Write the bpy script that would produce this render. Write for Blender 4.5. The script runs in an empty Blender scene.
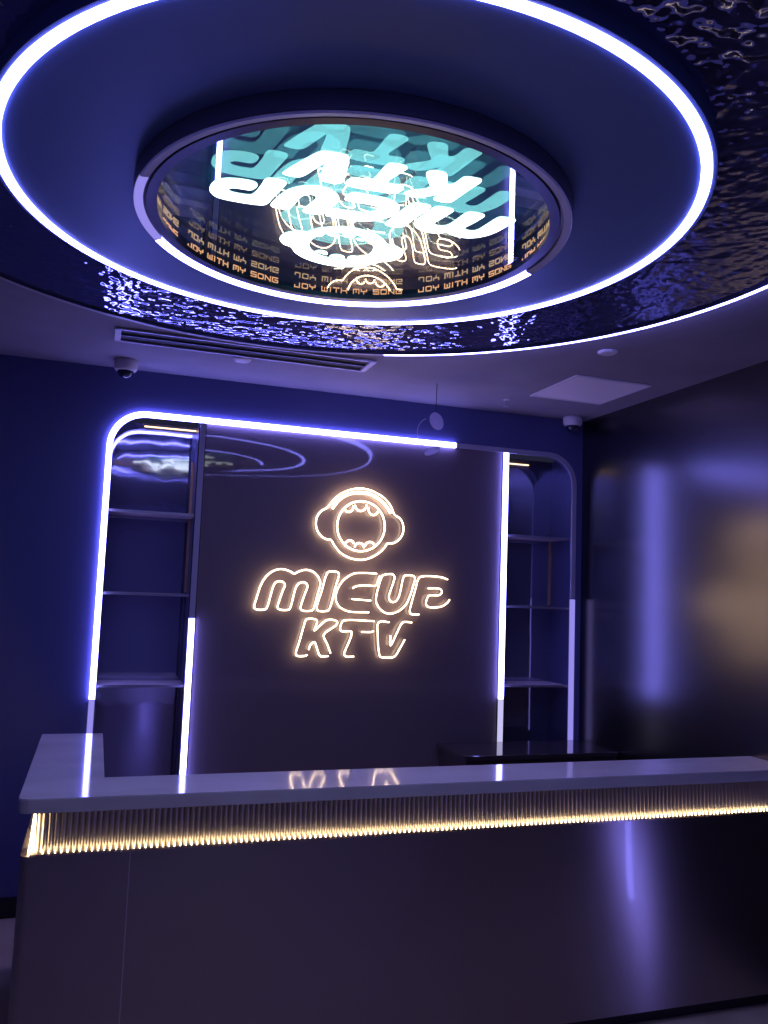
import bpy, bmesh, math, random
from mathutils import Vector, Matrix
random.seed(7)
PI = math.pi
scene = bpy.context.scene
COL = scene.collection

# ------------------------------------------------------------------ basic helpers
def tag(o, label=None, cat=None, group=None, kind=None):
    if label: o['label'] = label
    if cat: o['category'] = cat
    if group: o['group'] = group
    if kind: o['kind'] = kind
    return o

def thing(name, label, cat, loc=(0, 0, 0), group=None):
    o = bpy.data.objects.new(name, None)
    o.empty_display_size = .05
    COL.objects.link(o); o.location = loc
    return tag(o, label, cat, group)

def link_mesh(name, me, mat=None, parent=None, smooth=False):
    """geometry is given in world coordinates; the object is re-based on its parent"""
    if mat is not None:
        me.materials.clear(); me.materials.append(mat)
    if smooth:
        for p in me.polygons: p.use_smooth = True
    o = bpy.data.objects.new(name, me); COL.objects.link(o)
    if parent is not None:
        off = Vector((0, 0, 0)); p = parent
        while p is not None:
            off += p.location; p = p.parent
        me.transform(Matrix.Translation(-off))
        o.parent = parent
    return o

def obj(name, bm, mat, parent=None, smooth=False):
    bmesh.ops.recalc_face_normals(bm, faces=bm.faces)
    if smooth:                                  # keep real corners crisp
        for f in bm.faces: f.smooth = True
        for e in bm.edges:
            if len(e.link_faces) == 2 and e.calc_face_angle(0) > math.radians(38): e.smooth = False
    me = bpy.data.meshes.new(name); bm.to_mesh(me); bm.free()
    return link_mesh(name, me, mat, parent, smooth)

def box(bm, x0, x1, y0, y1, z0, z1, bevel=0, segs=2):
    r = bmesh.ops.create_cube(bm, size=1)
    vs = r['verts']
    bmesh.ops.scale(bm, verts=vs, vec=(abs(x1 - x0), abs(y1 - y0), abs(z1 - z0)))
    bmesh.ops.translate(bm, verts=vs, vec=((x0 + x1) / 2, (y0 + y1) / 2, (z0 + z1) / 2))
    if bevel:
        es = list({e for v in vs for e in v.link_edges})
        bmesh.ops.bevel(bm, geom=es, offset=bevel, segments=segs, profile=.5, affect='EDGES')
    return bm

def B(*a, **k):
    return box(bmesh.new(), *a, **k)

def lathe(profile, c, a0=0, a1=360, n=128, closed_profile=True):
    """revolve (r, z) points about a vertical axis; angle measured from +y towards +x"""
    bm = bmesh.new()
    full = abs(a1 - a0) >= 359.9
    cols = []
    m = n if full else n + 1
    for i in range(m):
        a = math.radians(a0 + (a1 - a0) * i / n)
        cols.append([bm.verts.new((c[0] + r * math.sin(a), c[1] + r * math.cos(a), z)) for r, z in profile])
    k = len(profile)
    for i in range(n):
        A, Bc = cols[i], cols[(i + 1) % m]
        for j in range(k if closed_profile else k - 1):
            j2 = (j + 1) % k
            bm.faces.new((A[j], A[j2], Bc[j2], Bc[j]))
    if not full and closed_profile:
        bm.faces.new(cols[0]); bm.faces.new(list(reversed(cols[-1])))
    return bm

def sweep(points, section, closed=False, normal=(0, 1, 0)):
    """sweep a 2D section (list of (s, t)) along a path lying in a plane with the given normal;
       s runs sideways inside that plane, t along the normal"""
    bm = bmesh.new(); N = Vector(normal).normalized()
    P = [Vector(p) for p in points]; n = len(P); cols = []
    for i in range(n):
        a = P[i - 1] if (i > 0 or closed) else None
        b = P[(i + 1) % n] if (i < n - 1 or closed) else None
        d1 = (P[i] - a).normalized() if a is not None else None
        d2 = (b - P[i]).normalized() if b is not None else None
        if d1 is None: d = d2; k = 1
        elif d2 is None: d = d1; k = 1
        else:
            d = (d1 + d2)
            d = d.normalized() if d.length > 1e-5 else d2
            k = 1 / max(.6, d.dot(d2))
        S = d.cross(N).normalized()
        cols.append([bm.verts.new(P[i] + S * s * k + N * t) for s, t in section])
    m = len(section)
    for i in range(n if closed else n - 1):
        A, Bc = cols[i], cols[(i + 1) % n]
        for j in range(m):
            bm.faces.new((A[j], A[(j + 1) % m], Bc[(j + 1) % m], Bc[j]))
    if not closed:
        bm.faces.new(cols[0]); bm.faces.new(list(reversed(cols[-1])))
    return bm

def circ(r, n=8):
    return [(r * math.cos(2 * PI * i / n), r * math.sin(2 * PI * i / n)) for i in range(n)]

def rect(w, h):
    return [(-w / 2, -h / 2), (w / 2, -h / 2), (w / 2, h / 2), (-w / 2, h / 2)]

def smooth_path(pts, closed, sub=4):
    n = len(pts); out = []
    rng = range(n) if closed else range(n - 1)
    for i in rng:
        g = lambda k: pts[k % n] if closed else pts[max(0, min(n - 1, k))]
        p0, p1, p2, p3 = g(i - 1), g(i), g(i + 1), g(i + 2)
        # centripetal weights keep tight corners from overshooting
        def tj(t, a, b): return t + max(1e-6, math.dist(a, b)) ** .5
        t0 = 0; t1 = tj(t0, p0, p1); t2 = tj(t1, p1, p2); t3 = tj(t2, p2, p3)
        if t1 - t0 < 2e-3: t0 = t1 - (t2 - t1); p0 = tuple(2 * a - b for a, b in zip(p1, p2))
        if t3 - t2 < 2e-3: t3 = t2 + (t2 - t1); p3 = tuple(2 * b - a for a, b in zip(p1, p2))
        for s in range(sub):
            t = t1 + (t2 - t1) * s / sub
            L = lambda a, b, ta, tb: tuple(x * (tb - t) / (tb - ta) + y * (t - ta) / (tb - ta) for x, y in zip(a, b))
            A1, A2, A3 = L(p0, p1, t0, t1), L(p1, p2, t1, t2), L(p2, p3, t2, t3)
            B1, B2 = L(A1, A2, t0, t2), L(A2, A3, t1, t3)
            out.append(L(B1, B2, t1, t2))
    if not closed: out.append(pts[-1])
    return out

def filled(loops, depth, place):
    """flat shape with holes, extruded to a solid; place(x, y, t) -> world, t in 0..depth"""
    cu = bpy.data.curves.new('shape', 'CURVE'); cu.dimensions = '2D'; cu.fill_mode = 'BOTH'
    cu.extrude = depth / 2
    for lp in loops:
        s = cu.splines.new('POLY'); s.points.add(len(lp) - 1); s.use_cyclic_u = True
        for p, q in zip(s.points, lp): p.co = (q[0], q[1], 0, 1)
    o = bpy.data.objects.new('shape', cu); COL.objects.link(o)
    dg = bpy.context.evaluated_depsgraph_get()
    me = bpy.data.meshes.new_from_object(o.evaluated_get(dg))
    bpy.data.objects.remove(o)
    bm = bmesh.new(); bm.from_mesh(me); bpy.data.meshes.remove(me)
    bmesh.ops.remove_doubles(bm, verts=bm.verts, dist=1e-6)
    for f in bm.faces: f.smooth = False
    for v in bm.verts: v.co = Vector(place(v.co.x, v.co.y, v.co.z + depth / 2))
    return bm

def merge(bm, other):
    me = bpy.data.meshes.new('tmp'); other.to_mesh(me); other.free()
    bm.from_mesh(me); bpy.data.meshes.remove(me)
    return bm

# ------------------------------------------------------------------ materials
def principled(name, col, rough=.5, metal=0, **k):
    m = bpy.data.materials.new(name); m.use_nodes = True
    b = m.node_tree.nodes['Principled BSDF']
    b.inputs['Base Color'].default_value = (*col, 1)
    b.inputs['Roughness'].default_value = rough
    b.inputs['Metallic'].default_value = metal
    for a, v in k.items(): b.inputs[a.replace('_', ' ')].default_value = v
    return m

def glow(name, col, strength):
    m = bpy.data.materials.new(name); m.use_nodes = True
    nt = m.node_tree; nt.nodes.clear()
    e = nt.nodes.new('ShaderNodeEmission'); o = nt.nodes.new('ShaderNodeOutputMaterial')
    e.inputs[0].default_value = (*col, 1); e.inputs[1].default_value = strength
    nt.links.new(e.outputs[0], o.inputs[0])
    return m

def add_bump(m, scale, strength, dist=.01, kind='noise', stretch=(1, 1, 1), detail=2):
    nt = m.node_tree; b = nt.nodes['Principled BSDF']
    tc = nt.nodes.new('ShaderNodeTexCoord'); mp = nt.nodes.new('ShaderNodeMapping')
    mp.inputs['Scale'].default_value = stretch
    nt.links.new(tc.outputs['Object'], mp.inputs['Vector'])
    if kind == 'noise':
        t = nt.nodes.new('ShaderNodeTexNoise'); t.inputs['Scale'].default_value = scale
        t.inputs['Detail'].default_value = detail; out = t.outputs['Fac']
    else:
        t = nt.nodes.new('ShaderNodeTexVoronoi'); t.feature = 'SMOOTH_F1'
        t.inputs['Scale'].default_value = scale; t.inputs['Smoothness'].default_value = .6; out = t.outputs['Distance']
    nt.links.new(mp.outputs[0], t.inputs['Vector'])
    bu = nt.nodes.new('ShaderNodeBump'); bu.inputs['Strength'].default_value = strength
    bu.inputs['Distance'].default_value = dist
    nt.links.new(out, bu.inputs['Height']); nt.links.new(bu.outputs[0], b.inputs['Normal'])
    for i in ('Coat Normal',):
        if i in b.inputs and b.inputs['Coat Weight'].default_value > 0:
            nt.links.new(bu.outputs[0], b.inputs[i])
    return m

def vary(m, c1, c2, scale, stretch=(1, 1, 1), detail=4, lo=.35, hi=.65):
    nt = m.node_tree; b = nt.nodes['Principled BSDF']
    tc = nt.nodes.new('ShaderNodeTexCoord'); mp = nt.nodes.new('ShaderNodeMapping')
    mp.inputs['Scale'].default_value = stretch
    t = nt.nodes.new('ShaderNodeTexNoise'); t.inputs['Scale'].default_value = scale; t.inputs['Detail'].default_value = detail
    r = nt.nodes.new('ShaderNodeValToRGB')
    r.color_ramp.elements[0].position = lo; r.color_ramp.elements[0].color = (*c1, 1)
    r.color_ramp.elements[1].position = hi; r.color_ramp.elements[1].color = (*c2, 1)
    nt.links.new(tc.outputs['Object'], mp.inputs[0]); nt.links.new(mp.outputs[0], t.inputs['Vector'])
    nt.links.new(t.outputs['Fac'], r.inputs[0]); nt.links.new(r.outputs[0], b.inputs['Base Color'])
    return m
# traced outlines of the logo and lettering, metres from the sign's centre
OUTLINES={
 'M':[(-0.5993, -0.2584), (-0.6096, -0.2469), (-0.6001, -0.2009), (-0.5801, -0.1263), (-0.5597, -0.0847), (-0.524, -0.046), (-0.4833, -0.027), (-0.4453, -0.0253), (-0.4103, -0.0358), (-0.3867, -0.0476), (-0.3604, -0.0336), (-0.3183, -0.0219), (-0.279, -0.0301), (-0.2465, -0.0567), (-0.229, -0.0978), (-0.2418, -0.1588), (-0.2629, -0.244), (-0.2724, -0.2563), (-0.3265, -0.2579), (-0.3402, -0.2463), (-0.3328, -0.2071), (-0.316, -0.1539), (-0.3046, -0.1158), (-0.3147, -0.0996), (-0.3343, -0.0944), (-0.3571, -0.1028), (-0.3716, -0.1221), (-0.3846, -0.1713), (-0.4016, -0.2451), (-0.4111, -0.2558), (-0.462, -0.2558), (-0.4747, -0.2451), (-0.4669, -0.204), (-0.4505, -0.1512), (-0.4386, -0.1135), (-0.4493, -0.0989), (-0.4685, -0.0944), (-0.491, -0.1006), (-0.5037, -0.1197), (-0.5176, -0.1722), (-0.5364, -0.2469), (-0.5449, -0.2568)],
 'I':[(-0.2334, -0.2567), (-0.2442, -0.2434), (-0.2191, -0.1429), (-0.1923, -0.0392), (-0.181, -0.0273), (-0.131, -0.0266), (-0.1194, -0.0361), (-0.1374, -0.1171), (-0.1659, -0.2396), (-0.1763, -0.2535)],
 'C':[(0.1156, -0.026), (0.0542, -0.0248), (-0.0187, -0.0295), (-0.0503, -0.0431), (-0.0891, -0.0731), (-0.1191, -0.1164), (-0.1317, -0.155), (-0.13, -0.193), (-0.1103, -0.2266), (-0.0736, -0.2483), (-0.0412, -0.2565), (0.0071, -0.2582), (0.0718, -0.2572), (0.081, -0.2438), (0.0897, -0.1973), (0.0811, -0.1876), (0.0283, -0.1862), (-0.0323, -0.1836), (-0.0527, -0.1751), (-0.0576, -0.1539), (-0.0464, -0.1351), (-0.031, -0.1192), (-0.0153, -0.1086), (0.0126, -0.1014), (0.0572, -0.0981), (0.1143, -0.0959), (0.1255, -0.0683), (0.135, -0.0384), (0.128, -0.0278)],
 'U':[(0.1652, -0.0301), (0.2148, -0.0257), (0.2294, -0.0391), (0.221, -0.0801), (0.1988, -0.1511), (0.1997, -0.1744), (0.2169, -0.1909), (0.2417, -0.187), (0.2614, -0.1567), (0.2827, -0.0542), (0.2903, -0.0342), (0.3027, -0.0282), (0.3491, -0.0294), (0.3606, -0.0431), (0.3513, -0.0908), (0.3286, -0.1623), (0.309, -0.2021), (0.2727, -0.2383), (0.2196, -0.2608), (0.1781, -0.2565), (0.1401, -0.2305), (0.1181, -0.1926), (0.1203, -0.1461), (0.1416, -0.0599), (0.1514, -0.0377)],
 'P':[(0.3447, -0.2597), (0.3342, -0.2467), (0.3426, -0.201), (0.3648, -0.1139), (0.3836, -0.0461), (0.4002, -0.032), (0.5331, -0.0296), (0.5769, -0.0422), (0.6026, -0.0812), (0.6017, -0.1371), (0.5814, -0.1816), (0.539, -0.2092), (0.4533, -0.2133), (0.4381, -0.1941), (0.4447, -0.1623), (0.4578, -0.1445), (0.5238, -0.1398), (0.5412, -0.1194), (0.5268, -0.1016), (0.4495, -0.1013), (0.4373, -0.1191), (0.4184, -0.1908), (0.4077, -0.2501), (0.3954, -0.2606)],
 'K':[(-0.3296, -0.5179), (-0.3488, -0.5166), (-0.3556, -0.5019), (-0.3407, -0.4461), (-0.3149, -0.3413), (-0.3062, -0.3127), (-0.2934, -0.3049), (-0.2507, -0.3061), (-0.2385, -0.317), (-0.2429, -0.3397), (-0.2516, -0.3699), (-0.2179, -0.3391), (-0.1801, -0.3095), (-0.1329, -0.3084), (-0.1165, -0.3201), (-0.1275, -0.3408), (-0.1959, -0.395), (-0.1741, -0.4434), (-0.1496, -0.4993), (-0.163, -0.5167), (-0.2058, -0.5187), (-0.218, -0.5077), (-0.2356, -0.4631), (-0.2484, -0.4386), (-0.271, -0.4524), (-0.2812, -0.4824), (-0.2891, -0.5108), (-0.3027, -0.5176)],
 'T':[(-0.0749, -0.3084), (0.1063, -0.307), (0.115, -0.3198), (0.1022, -0.3662), (0.0886, -0.3726), (0.032, -0.373), (0.0222, -0.3907), (0.0029, -0.505), (-0.0062, -0.5172), (-0.0556, -0.5178), (-0.0673, -0.5036), (-0.0596, -0.4793), (-0.0274, -0.3742), (-0.0841, -0.3724), (-0.0974, -0.359), (-0.088, -0.3194)],
 'V':[(0.1514, -0.3089), (0.1332, -0.3248), (0.1352, -0.377), (0.146, -0.4841), (0.1571, -0.5161), (0.1719, -0.5205), (0.2335, -0.5199), (0.2498, -0.512), (0.2811, -0.463), (0.3084, -0.4138), (0.3474, -0.3337), (0.3535, -0.3164), (0.3423, -0.3089), (0.3004, -0.3084), (0.2841, -0.3197), (0.2532, -0.3823), (0.2201, -0.4485), (0.2152, -0.4062), (0.2155, -0.329), (0.205, -0.3123)],
 'logo':[(-0.209, 0.3471), (-0.2399, 0.3295), (-0.2659, 0.2932), (-0.2718, 0.2505), (-0.2622, 0.2128), (-0.2329, 0.1762), (-0.2007, 0.1626), (-0.1768, 0.1601), (-0.1556, 0.1305), (-0.1179, 0.0902), (-0.0687, 0.0642), (-0.0198, 0.0527), (0.0288, 0.0535), (0.0772, 0.069), (0.1253, 0.0988), (0.1611, 0.1359), (0.1768, 0.1579), (0.2141, 0.1623), (0.2549, 0.1922), (0.2744, 0.233), (0.2728, 0.2766), (0.2503, 0.3149), (0.216, 0.3341), (0.1889, 0.3862), (0.1455, 0.4308), (0.0945, 0.4587), (0.0443, 0.4747), (-0.0091, 0.4785), (-0.0697, 0.4661), (-0.1251, 0.4385), (-0.1675, 0.4004)],
 'ring':[(0.1554, 0.2614), (0.1525, 0.2274), (0.143, 0.1953), (0.126, 0.1653), (0.103, 0.1406), (0.0751, 0.1211), (0.0445, 0.1086), (0.0113, 0.103), (-0.022, 0.1052), (-0.0531, 0.1144), (-0.082, 0.1307), (-0.1062, 0.1525), (-0.1251, 0.18), (-0.1368, 0.2102), (-0.1422, 0.2432), (-0.1397, 0.2766), (-0.1306, 0.3082), (-0.1143, 0.338), (-0.092, 0.3629), (-0.0645, 0.3827), (-0.0342, 0.3958), (-0.0011, 0.4021), (0.0326, 0.4006), (0.0642, 0.3918), (0.0937, 0.3757), (0.1186, 0.3537), (0.1379, 0.3258), (0.1499, 0.295)],
}
RUNS={
 'C0':[(0.1156, -0.026), (0.0542, -0.0248), (-0.0187, -0.0295), (-0.0503, -0.0431), (-0.0891, -0.0731), (-0.1191, -0.1164), (-0.1317, -0.155), (-0.13, -0.193), (-0.1103, -0.2266), (-0.0736, -0.2483), (-0.0412, -0.2565), (0.0071, -0.2582), (0.0758, -0.257)],
 'C1':[(-0.031, -0.1192), (-0.0153, -0.1086), (0.0126, -0.1014), (0.0572, -0.0981), (0.1143, -0.0959), (0.1255, -0.0683), (0.135, -0.0384)],
 'C2':[(-0.0324, -0.1821), (0.0282, -0.1847), (0.0852, -0.1875)],
 'P0':[(0.3954, -0.2606), (0.3447, -0.2597), (0.3342, -0.2467), (0.3426, -0.201), (0.3648, -0.1139), (0.3836, -0.0461), (0.4002, -0.032), (0.5331, -0.0296), (0.5769, -0.0422)],
 'P1':[(0.5939, -0.1653), (0.5772, -0.1858), (0.539, -0.2092), (0.4533, -0.2133), (0.4381, -0.1941), (0.4447, -0.1623), (0.4578, -0.1445), (0.5238, -0.1398), (0.5412, -0.1194), (0.5268, -0.1016), (0.4495, -0.1013)],
 'K0':[(-0.2891, -0.5108), (-0.3027, -0.5176), (-0.3488, -0.5166), (-0.3556, -0.5019), (-0.3407, -0.4461), (-0.3149, -0.3413), (-0.3062, -0.3127), (-0.2934, -0.3049), (-0.2507, -0.3061), (-0.2385, -0.317), (-0.2429, -0.3397), (-0.2516, -0.3699), (-0.2179, -0.3391), (-0.1801, -0.3095), (-0.1329, -0.3084), (-0.1165, -0.3201), (-0.1275, -0.3408), (-0.1959, -0.395), (-0.1741, -0.4434), (-0.1496, -0.4993)],
 'K1':[(-0.163, -0.5167), (-0.2058, -0.5187), (-0.218, -0.5077), (-0.2356, -0.4631), (-0.2484, -0.4386), (-0.271, -0.4524), (-0.2812, -0.4824)],
 'T0':[(0.1105, -0.3084), (-0.0749, -0.3084), (-0.088, -0.3194), (-0.0974, -0.359), (-0.0841, -0.3724), (-0.0274, -0.3742), (-0.0596, -0.4793), (-0.0673, -0.5036), (-0.0556, -0.5178), (-0.0062, -0.5172)],
 'T1':[(0.0344, -0.3729), (0.0967, -0.3724), (0.1087, -0.366)],
 'V0':[(0.205, -0.3123), (0.1514, -0.3089), (0.1332, -0.3248), (0.1352, -0.377), (0.146, -0.4841), (0.1571, -0.5161), (0.1719, -0.5205), (0.2335, -0.5199), (0.2498, -0.512), (0.2811, -0.463), (0.3084, -0.4138)],
 'V1':[(0.3507, -0.3103), (0.3004, -0.3084), (0.2841, -0.3197), (0.2532, -0.3823), (0.2201, -0.4485), (0.2162, -0.3908)],
 'band':[(-0.1771, 0.3469), (-0.1432, 0.3943), (-0.1005, 0.4286), (-0.0527, 0.4478), (-0.004, 0.4538), (0.0453, 0.4511), (0.104, 0.4278), (0.1554, 0.3879), (0.1906, 0.3427)],
 'slot':[(-0.1932, 0.3505), (-0.1518, 0.4062), (-0.1074, 0.439), (-0.0572, 0.4584), (-0.0045, 0.4655), (0.0489, 0.4632), (0.1101, 0.4409), (0.1667, 0.399), (0.2037, 0.3491)],
 'th0':[(-0.0478, 0.3714), (-0.0472, 0.3574), (-0.0532, 0.3452), (-0.0634, 0.336), (-0.0762, 0.3328), (-0.0884, 0.3359), (-0.0985, 0.3445), (-0.1038, 0.3566)],
 'th1':[(0.035, 0.3819), (0.0323, 0.366), (0.0222, 0.3527), (0.0087, 0.3447), (-0.0076, 0.3436), (-0.0217, 0.3497), (-0.0328, 0.3615), (-0.0367, 0.3769)],
 'th2':[(0.1096, 0.3492), (0.1027, 0.3361), (0.0907, 0.3266), (0.0768, 0.3241), (0.0634, 0.3288), (0.0539, 0.3391), (0.0484, 0.3537), (0.0495, 0.3687)],
 'th3':[(-0.085, 0.1251), (-0.0871, 0.1373), (-0.0836, 0.1491), (-0.0751, 0.1581), (-0.0641, 0.1634), (-0.052, 0.1625), (-0.0412, 0.1569), (-0.0343, 0.1464)],
 'th4':[(-0.0286, 0.1258), (-0.025, 0.1368), (-0.0165, 0.1458), (-0.0045, 0.1511), (0.0077, 0.1503), (0.0185, 0.1446), (0.0262, 0.1357), (0.0292, 0.1234)],
 'th5':[(0.0376, 0.1363), (0.0405, 0.1466), (0.0475, 0.1548), (0.0571, 0.16), (0.0685, 0.1614), (0.0785, 0.1588), (0.0877, 0.1531), (0.0939, 0.144)],
}
LED_S = 1.0
NEON_S = 6.5
WARM_S = 9.0
RIPPLE_S = .5
BODY_BUMP = .10
TANG = (0, 1)
# ------------------------------------------------------------------ dimensions (metres; the photographer stands at x = y = 0)
EYE = 1.70
CEIL = 2.898
WY = 4.79            # back wall face
XR = 3.0             # right wall face
XL = -2.4            # left wall face
YF = -2.6            # wall behind the photographer
RC = (.664, 2.335)   # centre of the round ceiling feature

# LED colours
BLUE = (3.7, 3.6, 16.5)
led_on = glow('led_lit', BLUE, LED_S)
led_dim = glow('led_half_lit', (.22, .19, .60), 1.0)
led_pale = glow('led_pale_lit', (.42, .40, .66), 1.0)
led_off = principled('led_unlit_diffuser', (.50, .48, .55), .4)
neon = glow('warm_neon', (1.0, .72, .46), NEON_S)
neon_thin = glow('warm_neon_thin', (1.0, .62, .36), NEON_S * .55)
sign_face = glow('sign_face_white', (.9, 1.0, 1.0), 3.2)
sign_back = glow('sign_back_teal', (.42, 1.0, .94), 1.2)
text_glow = glow('orange_lettering', (1.0, .50, .25), .85)
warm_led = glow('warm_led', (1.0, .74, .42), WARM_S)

m_ceiling = vary(principled('painted_ceiling', (.4, .36, .42), .75), (.25, .225, .26), (.29, .26, .30), 3)
m_wall = principled('navy_lacquer_wall', (.115, .125, .29), .40); m_wall.node_tree.nodes['Principled BSDF'].inputs['Specular IOR Level'].default_value = .4
m_backdrop = principled('black_glass_backdrop', (.17, .13, .14), .5, Coat_Weight=.85, Coat_Roughness=.03)
add_bump(m_backdrop, 1.1, .12, .02)
m_steel_wall = principled('black_titanium_wall', (.155, .145, .15), .25, 1.0)
add_bump(m_steel_wall, 1.2, .06, .02)
m_mirror = principled('wrinkled_mirror_steel', (.34, .34, .46), .05, .8)
add_bump(m_mirror, 5, .12, .01)
m_disc = principled('dark_disc_metal', (.17, .26, .50), .45, .2)
m_ripple = principled('water_ripple_steel', (.23, .25, .50), .05, .78)
add_bump(m_ripple, 17, RIPPLE_S, .02, detail=1.2)
m_rim = principled('dark_rim_metal', (.10, .10, .14), .3, .8)
m_trimgrey = principled('grey_trim', (.38, .36, .40), .35, .6)
m_side = principled('dark_niche_side', (.10, .10, .20), .35, .3)
m_reflection = principled('bright_reflection', (.7, .62, .72), .3, .5)
m_gold = principled('gold_trim', (.85, .55, .26), .3, .7)
niche_glow = glow('niche_light', (1.0, .66, .38), 2.2)
m_shelf = principled('pale_glass_shelf', (.85, .72, .68), .3)
m_stone = vary(principled('veined_stone_top', (.5, .48, .5), .07, Specular_IOR_Level=.12),
               (.60, .56, .52), (.74, .69, .64), 2.2, (1, 1.8, 1), 6, .38, .68)
m_body = principled('black_brushed_steel', (.42, .35, .34), .12, 1.0)
m_flute = principled('fluted_black_steel', (.52, .47, .42), .30, .85)
m_desk = principled('dark_gloss_desk', (.05, .04, .045), .12, Coat_Weight=.8, Coat_Roughness=.03)
m_white = principled('white_plastic', (.75, .70, .72), .45)
m_dome = principled('smoked_dome', (.02, .03, .06), .05)
m_floor = vary(principled('warm_floor_tile', (.30, .24, .18), .25), (.48, .38, .26), (.56, .45, .31), 4)
m_floor.node_tree.nodes['Principled BSDF'].inputs['Roughness'].default_value = .6
m_base = principled('black_baseboard', (.012, .010, .012), .4)
m_panel = principled('access_panel_paint', (.9, .82, .86), .7)
m_clear = principled('clear_acrylic', (.8, .8, .95), .12, 0, Transmission_Weight=.75, IOR=1.3)
m_wire = principled('thin_dark_wire', (.06, .05, .07), .5)
m_black = principled('matt_black', (.01, .01, .012), .7)

# ------------------------------------------------------------------ room shell
floor = obj('floor', B(XL, XR, YF, 5.1, -.06, 0), m_floor); tag(floor, kind='structure')
# the back wall has one round-cornered opening for the backdrop and its two niches
FX0, FX1, FZ0, FZ1, FR = .0145, 2.932, .30, 2.651, .19
def frame_path(x0, x1, z0, z1, r, n=10):
    p = [(x0, z0)]
    p += [(x0 + r - r * math.cos(PI / 2 * i / n), z1 - r + r * math.sin(PI / 2 * i / n)) for i in range(n + 1)]
    p += [(x1 - r + r * math.sin(PI / 2 * i / n), z1 - r + r * math.cos(PI / 2 * i / n)) for i in range(n + 1)]
    p += [(x1, z0)]
    return p
hole = frame_path(FX0, FX1, FZ0, FZ1, FR)
bm = filled([[(XL, 0), (XR, 0), (XR, CEIL), (XL, CEIL)], hole], .06, lambda x, y, t: (x, WY + t, y))
tag(obj('wall_back', bm, m_wall), kind='structure')
tag(obj('wall_right', B(XR, XR + .06, YF, 5.1, 0, CEIL), m_steel_wall), kind='structure')
tag(obj('wall_left', B(XL - .06, XL, YF, 5.1, 0, CEIL), m_wall), kind='structure')
m_front = principled('plaster_wall', (.30, .30, .62), .7)
tag(obj('wall_front', B(XL, XR, YF - .06, YF, 0, CEIL), m_front), kind='structure')
tag(obj('baseboard_back', B(XL, FX0 - .05, WY - .015, WY, 0, .10, bevel=.003), m_base), kind='structure')
tag(obj('ceiling', B(XL - .06, XR + .06, YF - .06, 5.1, CEIL, CEIL + .08), m_ceiling), kind='structure')

# ------------------------------------------------------------------ backdrop panel, niches, LED frame
NX = ((.032, .4995), (2.4505, 2.915))
panel = obj('backdrop_panel', B(.5005, 2.4495, WY + .004, WY + .05, FZ0 + .001, FZ1 - .001), m_backdrop)
tag(panel, 'wide glossy black wall panel carrying the glowing neon logo', 'panel')

def niche(x0, x1, label, right):
    g = thing('display_niche', label, 'niche', ((x0 + x1) / 2, WY + .13, FZ0))
    yb, t = WY + .25, .008
    bm = bmesh.new()
    box(bm, x0, x1, yb, yb + t, FZ0, FZ1 - .001)
    lin = obj('mirror_lining', bm, m_mirror, g); bm = bmesh.new()
    box(bm, x0 - t, x0, WY + (.002 if not right else .052), yb + t, FZ0, FZ1 - .001)
    obj('side_lining', bm, m_side, g); bm = bmesh.new()
    box(bm, x1, x1 + t, WY + (.052 if not right else .002), yb + t, FZ0, FZ1 - .001)
    obj('side_lining', bm, m_side, g)
    for z in (2.108, 1.655, 1.157):
        s = obj('shelf', B(x0 + .001, x1 - .001, WY + .012, yb - .001, z - .006, z + .006, bevel=.0015), m_shelf, g)
        obj('shelf_edge', B(x0 + .001, x1 - .001, WY + .006, WY + .012, z - .007, z + .007), m_trimgrey, s)
    if right:
        obj('niche_light', B(x0 + .12, x0 + .28, yb - .010, yb - .001, 2.612, 2.618), niche_glow, g)
        obj('gold_trim', B(x1 - .012, x1 - .001, yb - .012, yb - .001, 1.67, 2.10), m_gold, g)
    else:
        obj('niche_light', B(x0 + .17, x1 - .001, yb - .010, yb - .001, 2.628, 2.634), niche_glow, g)
        obj('gold_trim', B(x1 - .014, x1 - .001, yb - .014, yb - .001, 1.67, 2.44), m_gold, g)
    return g
niche(*NX[0], 'tall mirror-lined shelf niche left of the neon logo', False)
niche(*NX[1], 'tall mirror-lined shelf niche right of the neon logo', True)

fr = thing('light_frame', 'round-cornered frame of bluish white LED strips around the black backdrop', 'light strip', (1.47, WY, FZ0))
SEC = rect(.030, .016)
def strip(name, pts, mat, parent=fr, sec=SEC):
    return obj(name, sweep([(x, WY - .009, z) for x, z in pts], sec, False, (0, 1, 0)), mat, parent)
fp = frame_path(FX0, FX1, FZ0, FZ1, FR)
n1 = 11
left_arc = fp[1:1 + n1]; right_arc = fp[1 + n1:1 + 2 * n1]
strip('led_strip', [(FX0, 1.09)] + left_arc + [(2.075, FZ1)], led_on)
tag(strip('led_strip', [(FX0, FZ0), (FX0, 1.085)], led_dim), 'dim violet lower end of the left strip')
tag(strip('led_strip', [(2.08, FZ1)] + right_arc + [(FX1, 1.72)], led_off), 'unlit grey stretch of strip')
tag(strip('led_strip', [(FX1, 1.715), (FX1, .80)], led_dim), 'dim violet lower stretch of the right strip')
L2, L3 = .512, 2.431
tag(strip('led_strip', [(L2, FZ1 - .017), (L2, 1.535)], led_off), 'unlit grey upper stretch of the inner left strip')
strip('led_strip', [(L2, 1.53), (L2, FZ0)], led_on)
strip('led_strip', [(L3, FZ1 - .017), (L3, 1.08)], led_on)
tag(strip('led_strip', [(L3, 1.075), (L3, .80)], led_pale), 'pale lower end of the inner right strip')

# dark rails added behind the inner strips to block their reflection in the niches
for L in (L2, L3): obj('blocking_rail', B(L - .021, L + .021, WY - .0005, WY + .0035, FZ0, FZ1 - .017), m_black, fr)

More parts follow.
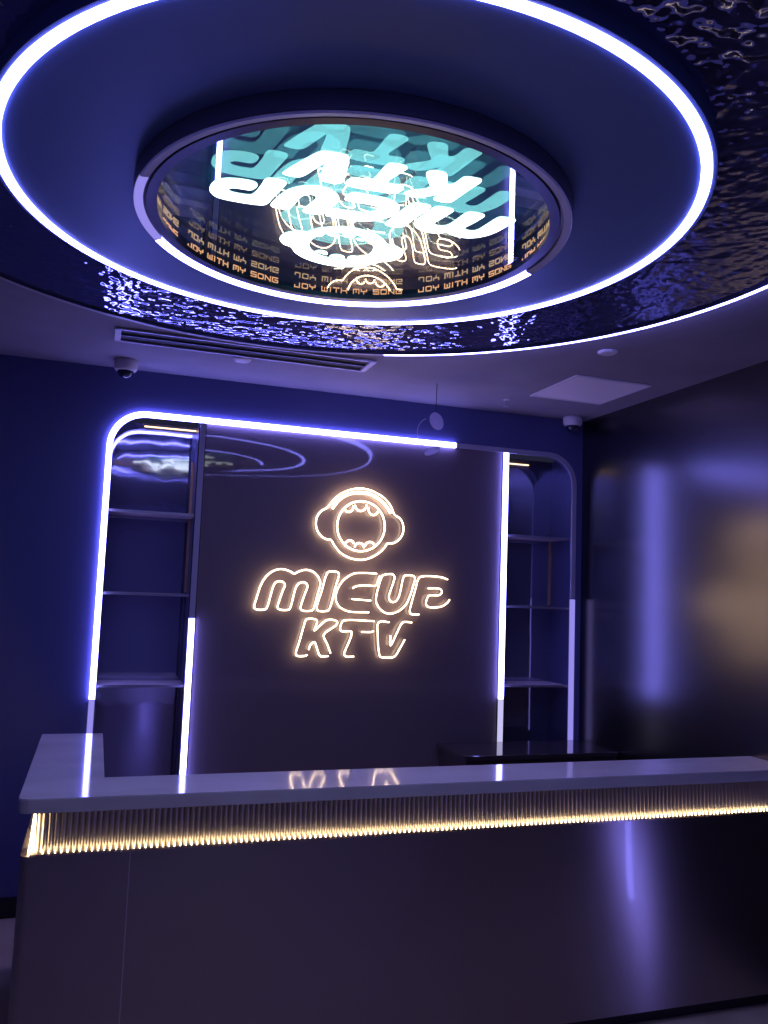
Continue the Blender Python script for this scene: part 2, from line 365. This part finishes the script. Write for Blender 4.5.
# ------------------------------------------------------------------ neon sign on the backdrop
SX, SZ, SY = 1.4624, EYE + .15, WY - .030
ns = thing('neon_sign', 'glowing warm white neon outline logo and lettering on the black back wall', 'sign', (SX, SY, SZ))
def neon_tube(pts, closed, r, mat):
    pp = smooth_path(pts, closed)
    return sweep([(SX + a, SY, SZ + b) for a, b in pp], circ(r, 8), closed, (0, 1, 0))
R1_, R2_ = .0042, .0050
groups = [('logo_outline', [('logo', OUTLINES, True)], .0042, neon), ('headband_tube', [('band', RUNS, False)], .0085, neon),
          ('mouth_ring', [('ring', OUTLINES, True)], .0048, neon)]
for k in range(6): groups.append(('tooth', [('th%d' % k, RUNS, False)], .0048, neon))
groups += [('letter_outline', [(c, OUTLINES, True)], .0039, neon) for c in 'MIU']
groups += [('letter_outline', [(c + '0', RUNS, False), (c + '1', RUNS, False)] + ([('C2', RUNS, False)] if c == 'C' else []), .0039, neon) for c in 'CPKTV']
for name, items, r, mat in groups:
    bm = bmesh.new()
    for key, src, cl in items: merge(bm, neon_tube(src[key], cl, r, mat))
    o = obj(name, bm, mat, ns, True)
bm = bmesh.new()
for x, z in ((-.42, -.03), (.42, -.02), (-.2, -.38), (.2, -.40), (0, .42), (.02, .10)):
    r = bmesh.ops.create_cone(bm, cap_ends=True, segments=10, radius1=.004, radius2=.004, depth=.034)
    bmesh.ops.rotate(bm, verts=r['verts'], matrix=Matrix.Rotation(PI / 2, 3, 'X'))
    bmesh.ops.translate(bm, verts=r['verts'], vec=(SX + x, WY - .012, SZ + z))

bm.free()

# ------------------------------------------------------------------ round ceiling feature
# rippled steel disc with the outer light ring
cx, cy = RC
def ring(r0, r1, z0, z1): return [(r0, z0), (r1, z0), (r1, z1), (r0, z1)]
rp = thing('ripple_panel', 'large round rippled steel ceiling panel edged by the outer light ring', 'ceiling panel', (cx, cy, CEIL))
obj('rippled_sheet', lathe(ring(.90, 1.545, 2.872, CEIL - .001), RC, n=160), m_ripple, rp)
OR = [(1.552, 2.862), (1.572, 2.862), (1.574, 2.888), (1.552, 2.888)]
obj('light_ring', lathe(OR, RC, 22, 230, 120), led_on, rp)
tag(obj('light_ring', lathe(OR, RC, -130, 21.8, 120), led_off, rp), 'unlit grey arc of the outer ring')
obj('rim', lathe(ring(1.5455, 1.5515, 2.862, CEIL - .001), RC, n=160), m_rim, rp)

# smooth disc with the big light ring
dc = thing('ceiling_disc', 'smooth dark round ceiling disc edged by the brightest blue-white light ring', 'ceiling panel', (cx, cy, 2.872))
obj('disc', lathe([(.642, 2.8335), (.9755, 2.8335), (.9755, 2.846), (1.0045, 2.846), (1.0045, 2.832), (1.016, 2.832), (1.018, 2.8715), (.642, 2.8715)], RC, n=160), m_disc, dc, False)
obj('light_ring', lathe([(.9765, 2.829), (1.0035, 2.829), (1.0035, 2.845), (.9765, 2.845)], RC, n=160), led_on, dc)

# infinity-mirror well
ZG = 2.802
wl = thing('mirror_well', 'round infinity-mirror light well in the middle of the ceiling disc', 'light well', (cx, cy, 2.85))
obj('trim_ring', lathe([(.6065, 2.790), (.641, 2.783), (.641, 2.833), (.6065, 2.833)], RC, n=160), m_rim, wl)
LR = [(.615, 2.781), (.636, 2.7765), (.640, 2.781), (.615, 2.7875)]
tr_on = obj('light_ring', lathe(LR, RC, -62, 84, 100), led_on, wl)
tag(obj('light_ring', lathe(LR, RC, -100, -62.3, 40), led_dim, wl), 'dim violet arc of the inner ring')
tag(obj('light_ring', lathe(LR, RC, 84.3, 259.7, 100), led_off, wl), 'unlit grey arc of the inner ring')
obj('inner_lip', lathe([(.577, 2.7845), (.6055, 2.7835), (.6055, 2.800), (.577, 2.800)], RC, n=160), m_rim, wl)
# well wall (thin dark cylinder) and mirror on top
m_wellwall = principled('well_wall', (.03, .07, .18), .25)
obj('well_wall', lathe(ring(.597, .601, 2.8055, 2.840), RC, n=160), m_wellwall, wl)
m_top = bpy.data.materials.new('well_mirror'); m_top.use_nodes = True
nt = m_top.node_tree; nt.nodes.clear()
g1 = nt.nodes.new('ShaderNodeBsdfGlossy'); g1.inputs['Color'].default_value = (.70, .90, .98, 1); g1.inputs['Roughness'].default_value = 0
d1 = nt.nodes.new('ShaderNodeBsdfDiffuse'); d1.inputs['Color'].default_value = (.2, .55, 1.0, 1)  # blue diffuse share stands in for the haze inside the well
mx = nt.nodes.new('ShaderNodeMixShader'); mx.inputs[0].default_value = .16
ou = nt.nodes.new('ShaderNodeOutputMaterial')
nt.links.new(g1.outputs[0], mx.inputs[1]); nt.links.new(d1.outputs[0], mx.inputs[2]); nt.links.new(mx.outputs[0], ou.inputs[0])
obj('top_mirror', lathe([(0.0, 2.8385), (.5965, 2.8385), (.5965, 2.845), (0.0, 2.845)], RC, n=160, closed_profile=True), m_top, wl)
m_glass = bpy.data.materials.new('half_mirror_glass'); m_glass.use_nodes = True
nt = m_glass.node_tree; nt.nodes.clear()
g1 = nt.nodes.new('ShaderNodeBsdfGlossy'); g1.inputs['Color'].default_value = (1, 1, 1, 1); g1.inputs['Roughness'].default_value = 0
t1 = nt.nodes.new('ShaderNodeBsdfTransparent'); t1.inputs['Color'].default_value = (1, 1, 1, 1)
mx = nt.nodes.new('ShaderNodeMixShader'); mx.inputs[0].default_value = .33
ou = nt.nodes.new('ShaderNodeOutputMaterial')
nt.links.new(t1.outputs[0], mx.inputs[1]); nt.links.new(g1.outputs[0], mx.inputs[2]); nt.links.new(mx.outputs[0], ou.inputs[0])
m_clearface = bpy.data.materials.new('clear_glass_face'); m_clearface.use_nodes = True
nt = m_clearface.node_tree; nt.nodes.clear()
t1 = nt.nodes.new('ShaderNodeBsdfTransparent'); t1.inputs['Color'].default_value = (.97, 1, 1, 1)
ou = nt.nodes.new('ShaderNodeOutputMaterial'); nt.links.new(t1.outputs[0], ou.inputs[0])
gl = obj('half_mirror_pane', lathe([(0.0, ZG - .0015), (.5965, ZG - .0015), (.5965, ZG + .003), (0.0, ZG + .003)], RC, n=160), m_glass, wl)
gl.data.materials.append(m_clearface)
for p in gl.data.polygons:
    if p.normal.z > -.5: p.material_index = 1

# orange lettering on the well wall: eight phrases around the circle
GLY = {
 'J': [[(0, .45), (0, .0), (.9, .0), (.9, .95)]], 'O': [[(.1, 0), (0, .1), (0, .9), (.1, 1), (.9, 1), (1, .9), (1, .1), (.9, 0), (.1, 0)]],
 'Y': [[(0, 1), (0, .55), (1, .55), (1, 1)], [(.5, .55), (.5, 0)]],
 'W': [[(0, 1), (0, 0), (1, 0), (1, 1)], [(.5, 0), (.5, .75)]], 'I': [[(.5, 0), (.5, 1)]],
 'T': [[(0, 1), (1, 1)], [(.5, 1), (.5, 0)]], 'H': [[(0, 0), (0, 1)], [(1, 0), (1, 1)], [(0, .5), (1, .5)]],
 'M': [[(0, 0), (0, 1), (1, 1), (1, 0)], [(.5, 1), (.5, .3)]],
 'S': [[(1, 1), (0, 1), (0, .5), (1, .5), (1, 0), (0, 0)]], 'N': [[(0, 0), (0, 1), (1, 0), (1, 1)]],
 'G': [[(1, 1), (0, 1), (0, 0), (1, 0), (1, .5), (.45, .5)]]}
TXT = 'JOY WITH MY SONG'
def adv(ch): return {' ': .85, 'I': .75}.get(ch, 1.42)
total = sum(adv(c) for c in TXT) - .42
TH = .0165; TZ = 2.8115; TR = .5935
for k in range(8):
    bm = bmesh.new(); u = 0
    span = 38.6
    for ch in TXT:
        for st in GLY.get(ch, []):
            pl = [((.35 if ch == 'I' else 1) * x + u, y) for x, y in st]
            if ch == 'I': pl = [(u + .17, y) for x, y in st]
            for (x0, y0), (x1, y1) in zip(pl, pl[1:]):
                w = .0016
                sc_u = math.radians(span) * TR / total
                A = Vector((x0 * sc_u, y0 * TH)); C2 = Vector((x1 * sc_u, y1 * TH)); d = (C2 - A).normalized() * w
                A -= d; C2 += d; nn = Vector((-d.y, d.x))
                q = [A + nn, A - nn, C2 - nn, C2 + nn]
                vs = []
                for rr in (TR, TR + .0025):
                    for p in q:
                        a = math.radians(-5 + 45 * k) + p.x / TR
                        vs.append(bm.verts.new((cx + rr * math.sin(a), cy + rr * math.cos(a), TZ + p.y)))
                bm.faces.new(vs[:4]); bm.faces.new(list(reversed(vs[4:])))
                for i in range(4):
                    j = (i + 1) % 4; bm.faces.new((vs[i], vs[4 + i], vs[4 + j], vs[j]))
        u += adv(ch)
        if ch == ' ':
            obj('lettering', bm, text_glow, wl); bm = bmesh.new()
    obj('lettering', bm, text_glow, wl)

# glowing sign lying face down on the pane
S_, TH_ = .7125, math.radians(3.43)
c_, s_ = math.cos(TH_) * S_, math.sin(TH_) * S_
GX, GY = .6588, 2.309
def ceil_xy(a, b):
    re, im = c_ * a - s_ * b, s_ * a + c_ * b
    return GX - re, GY + im
cs = thing('ceiling_sign', 'glowing white sign with cut-out logo and letters inside the mirrored ceiling well', 'sign', (GX, GY, ZG))
def ceil_part(name, loops, grow=0):
    bm = filled(loops, .001, lambda x, y, t: (*ceil_xy(x, y), ZG - .003 + t))
    o = obj(name, bm, sign_face, cs)
    o.data.materials.append(sign_back)
    ztop = -.003 + .0005
    for p in o.data.polygons:
        if any(o.data.vertices[v].co.z > ztop for v in p.vertices): p.material_index = 1
    return o
def outset(pts, d):
    """push a closed outline outwards by d"""
    n = len(pts); area = sum(pts[i][0] * pts[(i + 1) % n][1] - pts[(i + 1) % n][0] * pts[i][1] for i in range(n))
    sg = 1 if area > 0 else -1; out = []
    for i in range(n):
        (ax, ay), (bx, by) = pts[i - 1], pts[(i + 1) % n]
        tx, ty = bx - ax, by - ay; l = math.hypot(tx, ty) or 1
        out.append((pts[i][0] + sg * d * ty / l, pts[i][1] - sg * d * tx / l))
    return out
for c in 'MICUPKTV':
    ceil_part('letter', [outset(smooth_path(OUTLINES[c], True), .0035)])
lo = smooth_path(OUTLINES['logo'], True); rg = smooth_path(OUTLINES['ring'], True)
def thicken(pts, w):
    L, R = [], []
    for i in range(len(pts)):
        a = pts[max(0, i - 1)]; b = pts[min(len(pts) - 1, i + 1)]
        tx, ty = b[0] - a[0], b[1] - a[1]; l = math.hypot(tx, ty) or 1
        L.append((pts[i][0] - ty / l * w, pts[i][1] + tx / l * w)); R.append((pts[i][0] + ty / l * w, pts[i][1] - tx / l * w))
    return L + R[::-1]
slot = thicken(smooth_path(RUNS['slot'], False), .0035)
ceil_part('logo', [outset(lo, .006), outset(rg, -.006), slot])
for k in range(6):
    t = smooth_path(RUNS['th%d' % k], False)
    ceil_part('tooth', [t])

# ------------------------------------------------------------------ ceiling fittings
# slot diffuser of the air conditioning
ac = thing('air_vent', 'long dark linear air vent in the ceiling left of centre', 'air vent', (.64, 4.11, CEIL))
x0, x1, y0, y1 = .000, 1.285, 4.005, 4.215
bm = bmesh.new(); zb, zt = CEIL - .012, CEIL - .0005
box(bm, x0, x1, y0, y0 + .014, zb, zt, .002); box(bm, x0, x1, y1 - .014, y1, zb, zt, .002)
obj('frame', bm, m_trimgrey, ac)
for xa, xb in ((x0, x0 + .03), (x1 - .03, x1)):
    tag(obj('end_cap', B(xa, xb, y0 + .0145, y1 - .0145, zb - .001, zt, .002), m_white, ac), 'pale end cap')
for yy in (y0 + .098,):
    obj('blade', B(x0 + .031, x1 - .031, yy, yy + .010, zb + .001, zt, .002), m_rim, ac)
obj('backing', B(x0 + .0305, x1 - .0305, y0 + .0145, y1 - .0145, CEIL - .0025, CEIL - .0002), m_black, ac)

# access panel
px0, px1, py0, py1 = 2.327, 2.804, 3.787, 4.296
ap = thing('access_panel', 'square pale access panel in the ceiling near the right wall', 'access panel', ((px0 + px1) / 2, (py0 + py1) / 2, CEIL))
bm = bmesh.new()
box(bm, px0, px1, py0, py0 + .018, CEIL - .008, CEIL - .0005, .002); box(bm, px0, px1, py1 - .018, py1, CEIL - .008, CEIL - .0005, .002)
box(bm, px0, px0 + .018, py0 + .018, py1 - .018, CEIL - .008, CEIL - .0005, .002); box(bm, px1 - .018, px1, py0 + .018, py1 - .018, CEIL - .008, CEIL - .0005, .002)
obj('frame', bm, m_white, ap)
obj('panel', B(px0 + .0185, px1 - .0185, py0 + .0185, py1 - .0185, CEIL - .006, CEIL - .0005, .002), m_panel, ap)

def round_cover(x, y, label):
    bm = lathe([(0, CEIL - .010), (.038, CEIL - .010), (.047, CEIL - .004), (.048, CEIL - .0003), (0, CEIL - .0003)], (x, y), n=40)
    return tag(obj('ceiling_speaker', bm, m_white), label, 'ceiling speaker', 'small round white ceiling covers')
round_cover(.640, 4.305, 'small round white ceiling cover beside the long air vent')
round_cover(2.24, 3.37, 'small round white ceiling cover beyond the light ring near the square panel')

def dome_camera(x, y, label):
    g = thing('dome_camera', label, 'security camera', (x, y, CEIL), 'white dome security cameras')
    z = CEIL - .0005
    obj('housing', lathe([(0, z), (.058, z), (.062, z - .008), (.060, z - .045), (.052, z - .056), (.043, z - .058), (0, z - .058)], (x, y), n=40), m_white, g, True)
    obj('dome', lathe([(0, z - .0585)] + [(.042 * math.cos(t), z - .0585 - .038 * math.sin(t)) for t in [PI / 2 * i / 8 for i in range(9)]][:9], (x, y), n=40), m_dome, g, True)
    obj('lens', lathe([(0, z - .060), (.016, z - .060), (.014, z - .09), (0, z - .092)], (x + .01, y - .006), n=20), m_black, g, True)
    return g
dome_camera(.068, 4.61, 'white dome security camera on the ceiling above the left niche')
dome_camera(2.865, 4.70, 'white dome security camera on the ceiling in the back right corner')

# sprinkler head
sp = thing('sprinkler', 'tiny sprinkler head on the ceiling between the hanging discs and the square panel', 'sprinkler', (2.2565, 4.455, CEIL))
z = CEIL - .0005
obj('escutcheon', lathe([(0, z), (.020, z), (.018, z - .006), (0, z - .007)], (2.2565, 4.455), n=24), m_white, sp)
obj('head', lathe([(0, z - .0072), (.007, z - .0072), (.006, z - .030), (.003, z - .042), (0, z - .042)], (2.2565, 4.455), n=16), m_trimgrey, sp)
obj('deflector', lathe([(0, z - .0425), (.014, z - .0425), (.014, z - .045), (0, z - .045)], (2.2565, 4.455), n=20), m_trimgrey, sp)

# hanging wire with two clear discs
HX, HY = 1.742, 4.30
hd = thing('hanging_ornament', 'two small clear discs dangling on a thin wire from the ceiling', 'ornament', (HX, HY, CEIL))
obj('wire', sweep([(HX, HY, CEIL - .0005), (HX - .001, HY, 2.80), (HX - .004, HY, 2.735)], circ(.0022, 8), False, (0, 1, 0)), m_wire, hd)
def disc(cxx, czz, r, tilt, yaw):
    bm = bmesh.new()
    rr = bmesh.ops.create_cone(bm, cap_ends=True, segments=36, radius1=r, radius2=r, depth=.007)
    bmesh.ops.bevel(bm, geom=[e for e in bm.edges if not e.is_boundary and abs(e.calc_face_angle(0)) > 1], offset=.002, segments=2, affect='EDGES')
    bmesh.ops.transform(bm, verts=bm.verts, matrix=Matrix.Translation((cxx, HY, czz)) @ Matrix.Rotation(yaw, 4, 'Z') @ Matrix.Rotation(tilt, 4, 'X'))
    return bm
m_acr = principled('frosted_acrylic', (.75, .70, .85), .25, 0, Transmission_Weight=.2)
obj('clear_disc', disc(HX + .004, 2.682, .052, math.radians(80), math.radians(20)), m_acr, hd)
obj('clear_disc', disc(HX - .016, 2.512, .048, math.radians(40), math.radians(-60)), m_acr, hd)
loop = [(HX + .075 * math.sin(t) - .035, HY, 2.61 + .085 * math.cos(t)) for t in [math.radians(a) for a in range(-20, -190, -12)]]
obj('wire_loop', sweep(loop, circ(.0018, 6), False, (0, 1, 0)), m_acr, hd)

# ------------------------------------------------------------------ reception counter
CX0, CX1 = -.195, XR - .002
ct = thing('reception_counter', 'long black reception counter with a pale stone top and a warm light line', 'counter', (1.4, 3.2, 0))
def rounded(pts, rad, n=6):
    out = []
    m = len(pts)
    for i, (x, y) in enumerate(pts):
        r = rad[i]
        if r == 0: out.append((x, y)); continue
        a = Vector(pts[i - 1]) - Vector((x, y)); b = Vector(pts[(i + 1) % m]) - Vector((x, y)); a.normalize(); b.normalize()
        p0 = Vector((x, y)) + a * r; p1 = Vector((x, y)) + b * r
        for k in range(n + 1):
            t = k / n; out.append(tuple(p0 * (1 - t) ** 2 + 2 * t * (1 - t) * Vector((x, y)) + p1 * t ** 2))
    return out
YC0, YC1, YC2 = 2.993, 3.289, 4.249
ZT, ZS = 1.0, .953
def slab(x0, x1, y0, y1, xi, y2, rad):
    return rounded([(x0, y0), (x1, y0), (x1, y1), (xi, y1), (xi, y2), (x0, y2)], rad)
top = filled([slab(CX0, CX1, YC0, YC1, .073, YC2, [.045, 0, 0, .004, .004, .004])], ZT - ZS, lambda x, y, t: (x, y, ZS + t))
bmesh.ops.bevel(top, geom=[e for e in top.edges if e.is_manifold and e.calc_face_angle(0) > 1.2 and abs(e.verts[0].co.z - e.verts[1].co.z) < .001], offset=.003, segments=2, affect='EDGES')
obj('stone_top', top, m_stone, ct)

# lower body with rounded front left corner
YB = 3.022; ZL = .812
lower = filled([slab(-.178, CX1, YB, YC1 + .02, .05, YC2 - .02, [.030, 0, 0, 0, 0, .0])], ZL - .055, lambda x, y, t: (x, y, .055 + t))
nb = m_body.node_tree; pb = nb.nodes['Principled BSDF']
pb.inputs['Anisotropic'].default_value = .9; pb.inputs['Roughness'].default_value = .30; pb.inputs['Coat Weight'].default_value = .35; pb.inputs['Coat Roughness'].default_value = .03
tg = nb.nodes.new('ShaderNodeCombineXYZ'); tg.inputs[0].default_value = TANG[0]; tg.inputs[2].default_value = TANG[1]
nb.links.new(tg.outputs[0], pb.inputs['Tangent'])
bo = obj('body', lower, add_bump(m_body, 1.0, BODY_BUMP, .05, stretch=(1.6, 1.6, 1.2), detail=1.0), ct, True)
obj('plinth', filled([slab(-.155, CX1, YB + .035, YC1, .03, YC2 - .04, [.0, 0, 0, 0, 0, 0])], .054, lambda x, y, t: (x, y, t)), m_base, ct)
# recessed fluted band between body and top
FY = 3.062; pitch = .0192; FXL = -.140
prof = []
nfl = int((CX1 - FXL - .02) / pitch)
front = []
x = FXL + .02
for i in range(nfl):
    for k in range(8):
        t = k / 8; front.append((x + pitch * t, FY - .0065 * math.sin(PI * t)))
    x += pitch
side = []
yy = FY + .02; ns_ = int((YC2 - .05 - yy) / pitch)
for i in range(ns_):
    for k in range(6):
        t = k / 6; side.append((FXL - .0065 * math.sin(PI * t), yy + pitch * t))
    yy += pitch
outline = [(CX1, FY), (CX1, YC1 - .01), (.04, YC1 - .01), (.04, YC2 - .04), (FXL, YC2 - .04)] + side[::-1] + [(FXL, FY + .012), (FXL + .004, FY + .004), (FXL + .012, FY)] + front
obj('fluted_band', filled([outline], ZS - ZL - .0006, lambda x, y, t: (x, y, ZL + .0003 + t)), m_flute, ct, True)
# light line: an LED strip in a shallow channel on the ledge
ll = obj('light_line', B(-.150, CX1 - .002, 3.036, 3.046, ZL + .0004, ZL + .002), m_black, ct)
obj('light_line', B(-.156, -.1505, 3.040, YC2 - .06, ZL + .0004, ZL + .012), warm_led, ct)
obj('front_lip', B(-.150, CX1 - .002, 3.0235, 3.0265, ZL + .0004, ZL + .005), m_body, ct)
nchip = nfl + 1
def chip(bm, i):
    xc = FXL + .02 + pitch * (i + .5)
    return box(bm, xc - .0018, xc + .0018, 3.038, 3.044, ZL + .0021, ZL + .012)
proto = None
for i in range(min(100, nchip)):
    if proto is None:
        proto = obj('led_chip', chip(bmesh.new(), 0), warm_led, ll); base = proto.location.copy()
    else:
        o = proto.copy(); COL.objects.link(o); o.location = base + Vector((pitch * i, 0, 0))
bm = bmesh.new()
for i in range(100, nchip - 1): chip(bm, i)
tag(obj('led_chip', bm, warm_led, ll), kind='stuff')
# glowing wedge imitating the glare at the left front corner: wider at its foot
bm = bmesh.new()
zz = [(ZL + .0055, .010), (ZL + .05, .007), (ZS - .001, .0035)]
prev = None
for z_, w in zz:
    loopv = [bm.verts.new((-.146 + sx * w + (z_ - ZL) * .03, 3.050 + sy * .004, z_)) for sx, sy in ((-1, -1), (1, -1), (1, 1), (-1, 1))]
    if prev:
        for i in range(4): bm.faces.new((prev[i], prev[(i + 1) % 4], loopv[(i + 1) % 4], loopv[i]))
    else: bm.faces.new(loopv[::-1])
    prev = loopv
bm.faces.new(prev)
tag(obj('corner_glare', bm, warm_led, ct), 'glowing wedge imitating the warm glare at the front left corner')
# pale upright strip imitating a thin reflection in the front cladding
obj('reflection_strip', B(.1645, .1675, YB - .0012, YB + .0008, .06, ZL - .002), m_reflection, ct)

# low dark desk in front of the right niche
dk = thing('back_desk', 'low dark glossy desk against the back wall below the right niche', 'desk', (2.5, 4.55, 0))
obj('carcass', B(2.02, XR - .002, 4.37, WY - .020, .06, .795, bevel=.002), m_desk, dk)
obj('desk_top', B(2.0, XR - .002, 4.35, WY - .020, .796, .822, bevel=.003), m_desk, dk)
obj('plinth', B(2.05, XR - .002, 4.41, WY - .020, 0, .059), m_base, dk)

# ------------------------------------------------------------------ added light out of view
# unseen LED strip added low on the right wall for the counter's violet streak
t2 = obj('streak_led_strip', B(XR - .016, XR - .001, 1.75, 1.79, .02, .50), led_on, None); tag(t2, kind='structure')

w = bpy.data.worlds.new('World'); scene.world = w; w.use_nodes = True
w.node_tree.nodes['Background'].inputs[0].default_value = (.02, .02, .05, 1)
w.node_tree.nodes['Background'].inputs[1].default_value = .5

# ------------------------------------------------------------------ camera
R = Vector((0.9455060563, -0.3235211146, 0.0367747995)); U = Vector((-0.0665149482, -0.081352005, 0.99446348)); Fv = Vector((0.31873824, 0.942717317, 0.098437803))
cam = bpy.data.cameras.new('camera'); co = bpy.data.objects.new('camera', cam); COL.objects.link(co)
cam.sensor_fit = 'VERTICAL'; cam.sensor_height = 36; cam.sensor_width = 27; cam.lens = 836.31 * 36 / 1024
cam.clip_start = .02
m = Matrix(((R.x, U.x, -Fv.x, 0), (R.y, U.y, -Fv.y, 0), (R.z, U.z, -Fv.z, EYE), (0, 0, 0, 1)))
co.matrix_world = m
scene.camera = co

# ------------------------------------------------------------------ render settings
vs = scene.view_settings
scene.display_settings.display_device = 'sRGB'
vs.view_transform = 'Standard'; vs.look = 'None'; vs.exposure = .45; vs.gamma = 1; vs.use_curve_mapping = False
cy_ = scene.cycles
cy_.max_bounces = 20; cy_.diffuse_bounces = 4; cy_.glossy_bounces = 16; cy_.transmission_bounces = 8; cy_.transparent_max_bounces = 24
cy_.use_denoising = True
cy_.sample_clamp_indirect = 6
cy_.caustics_reflective = True
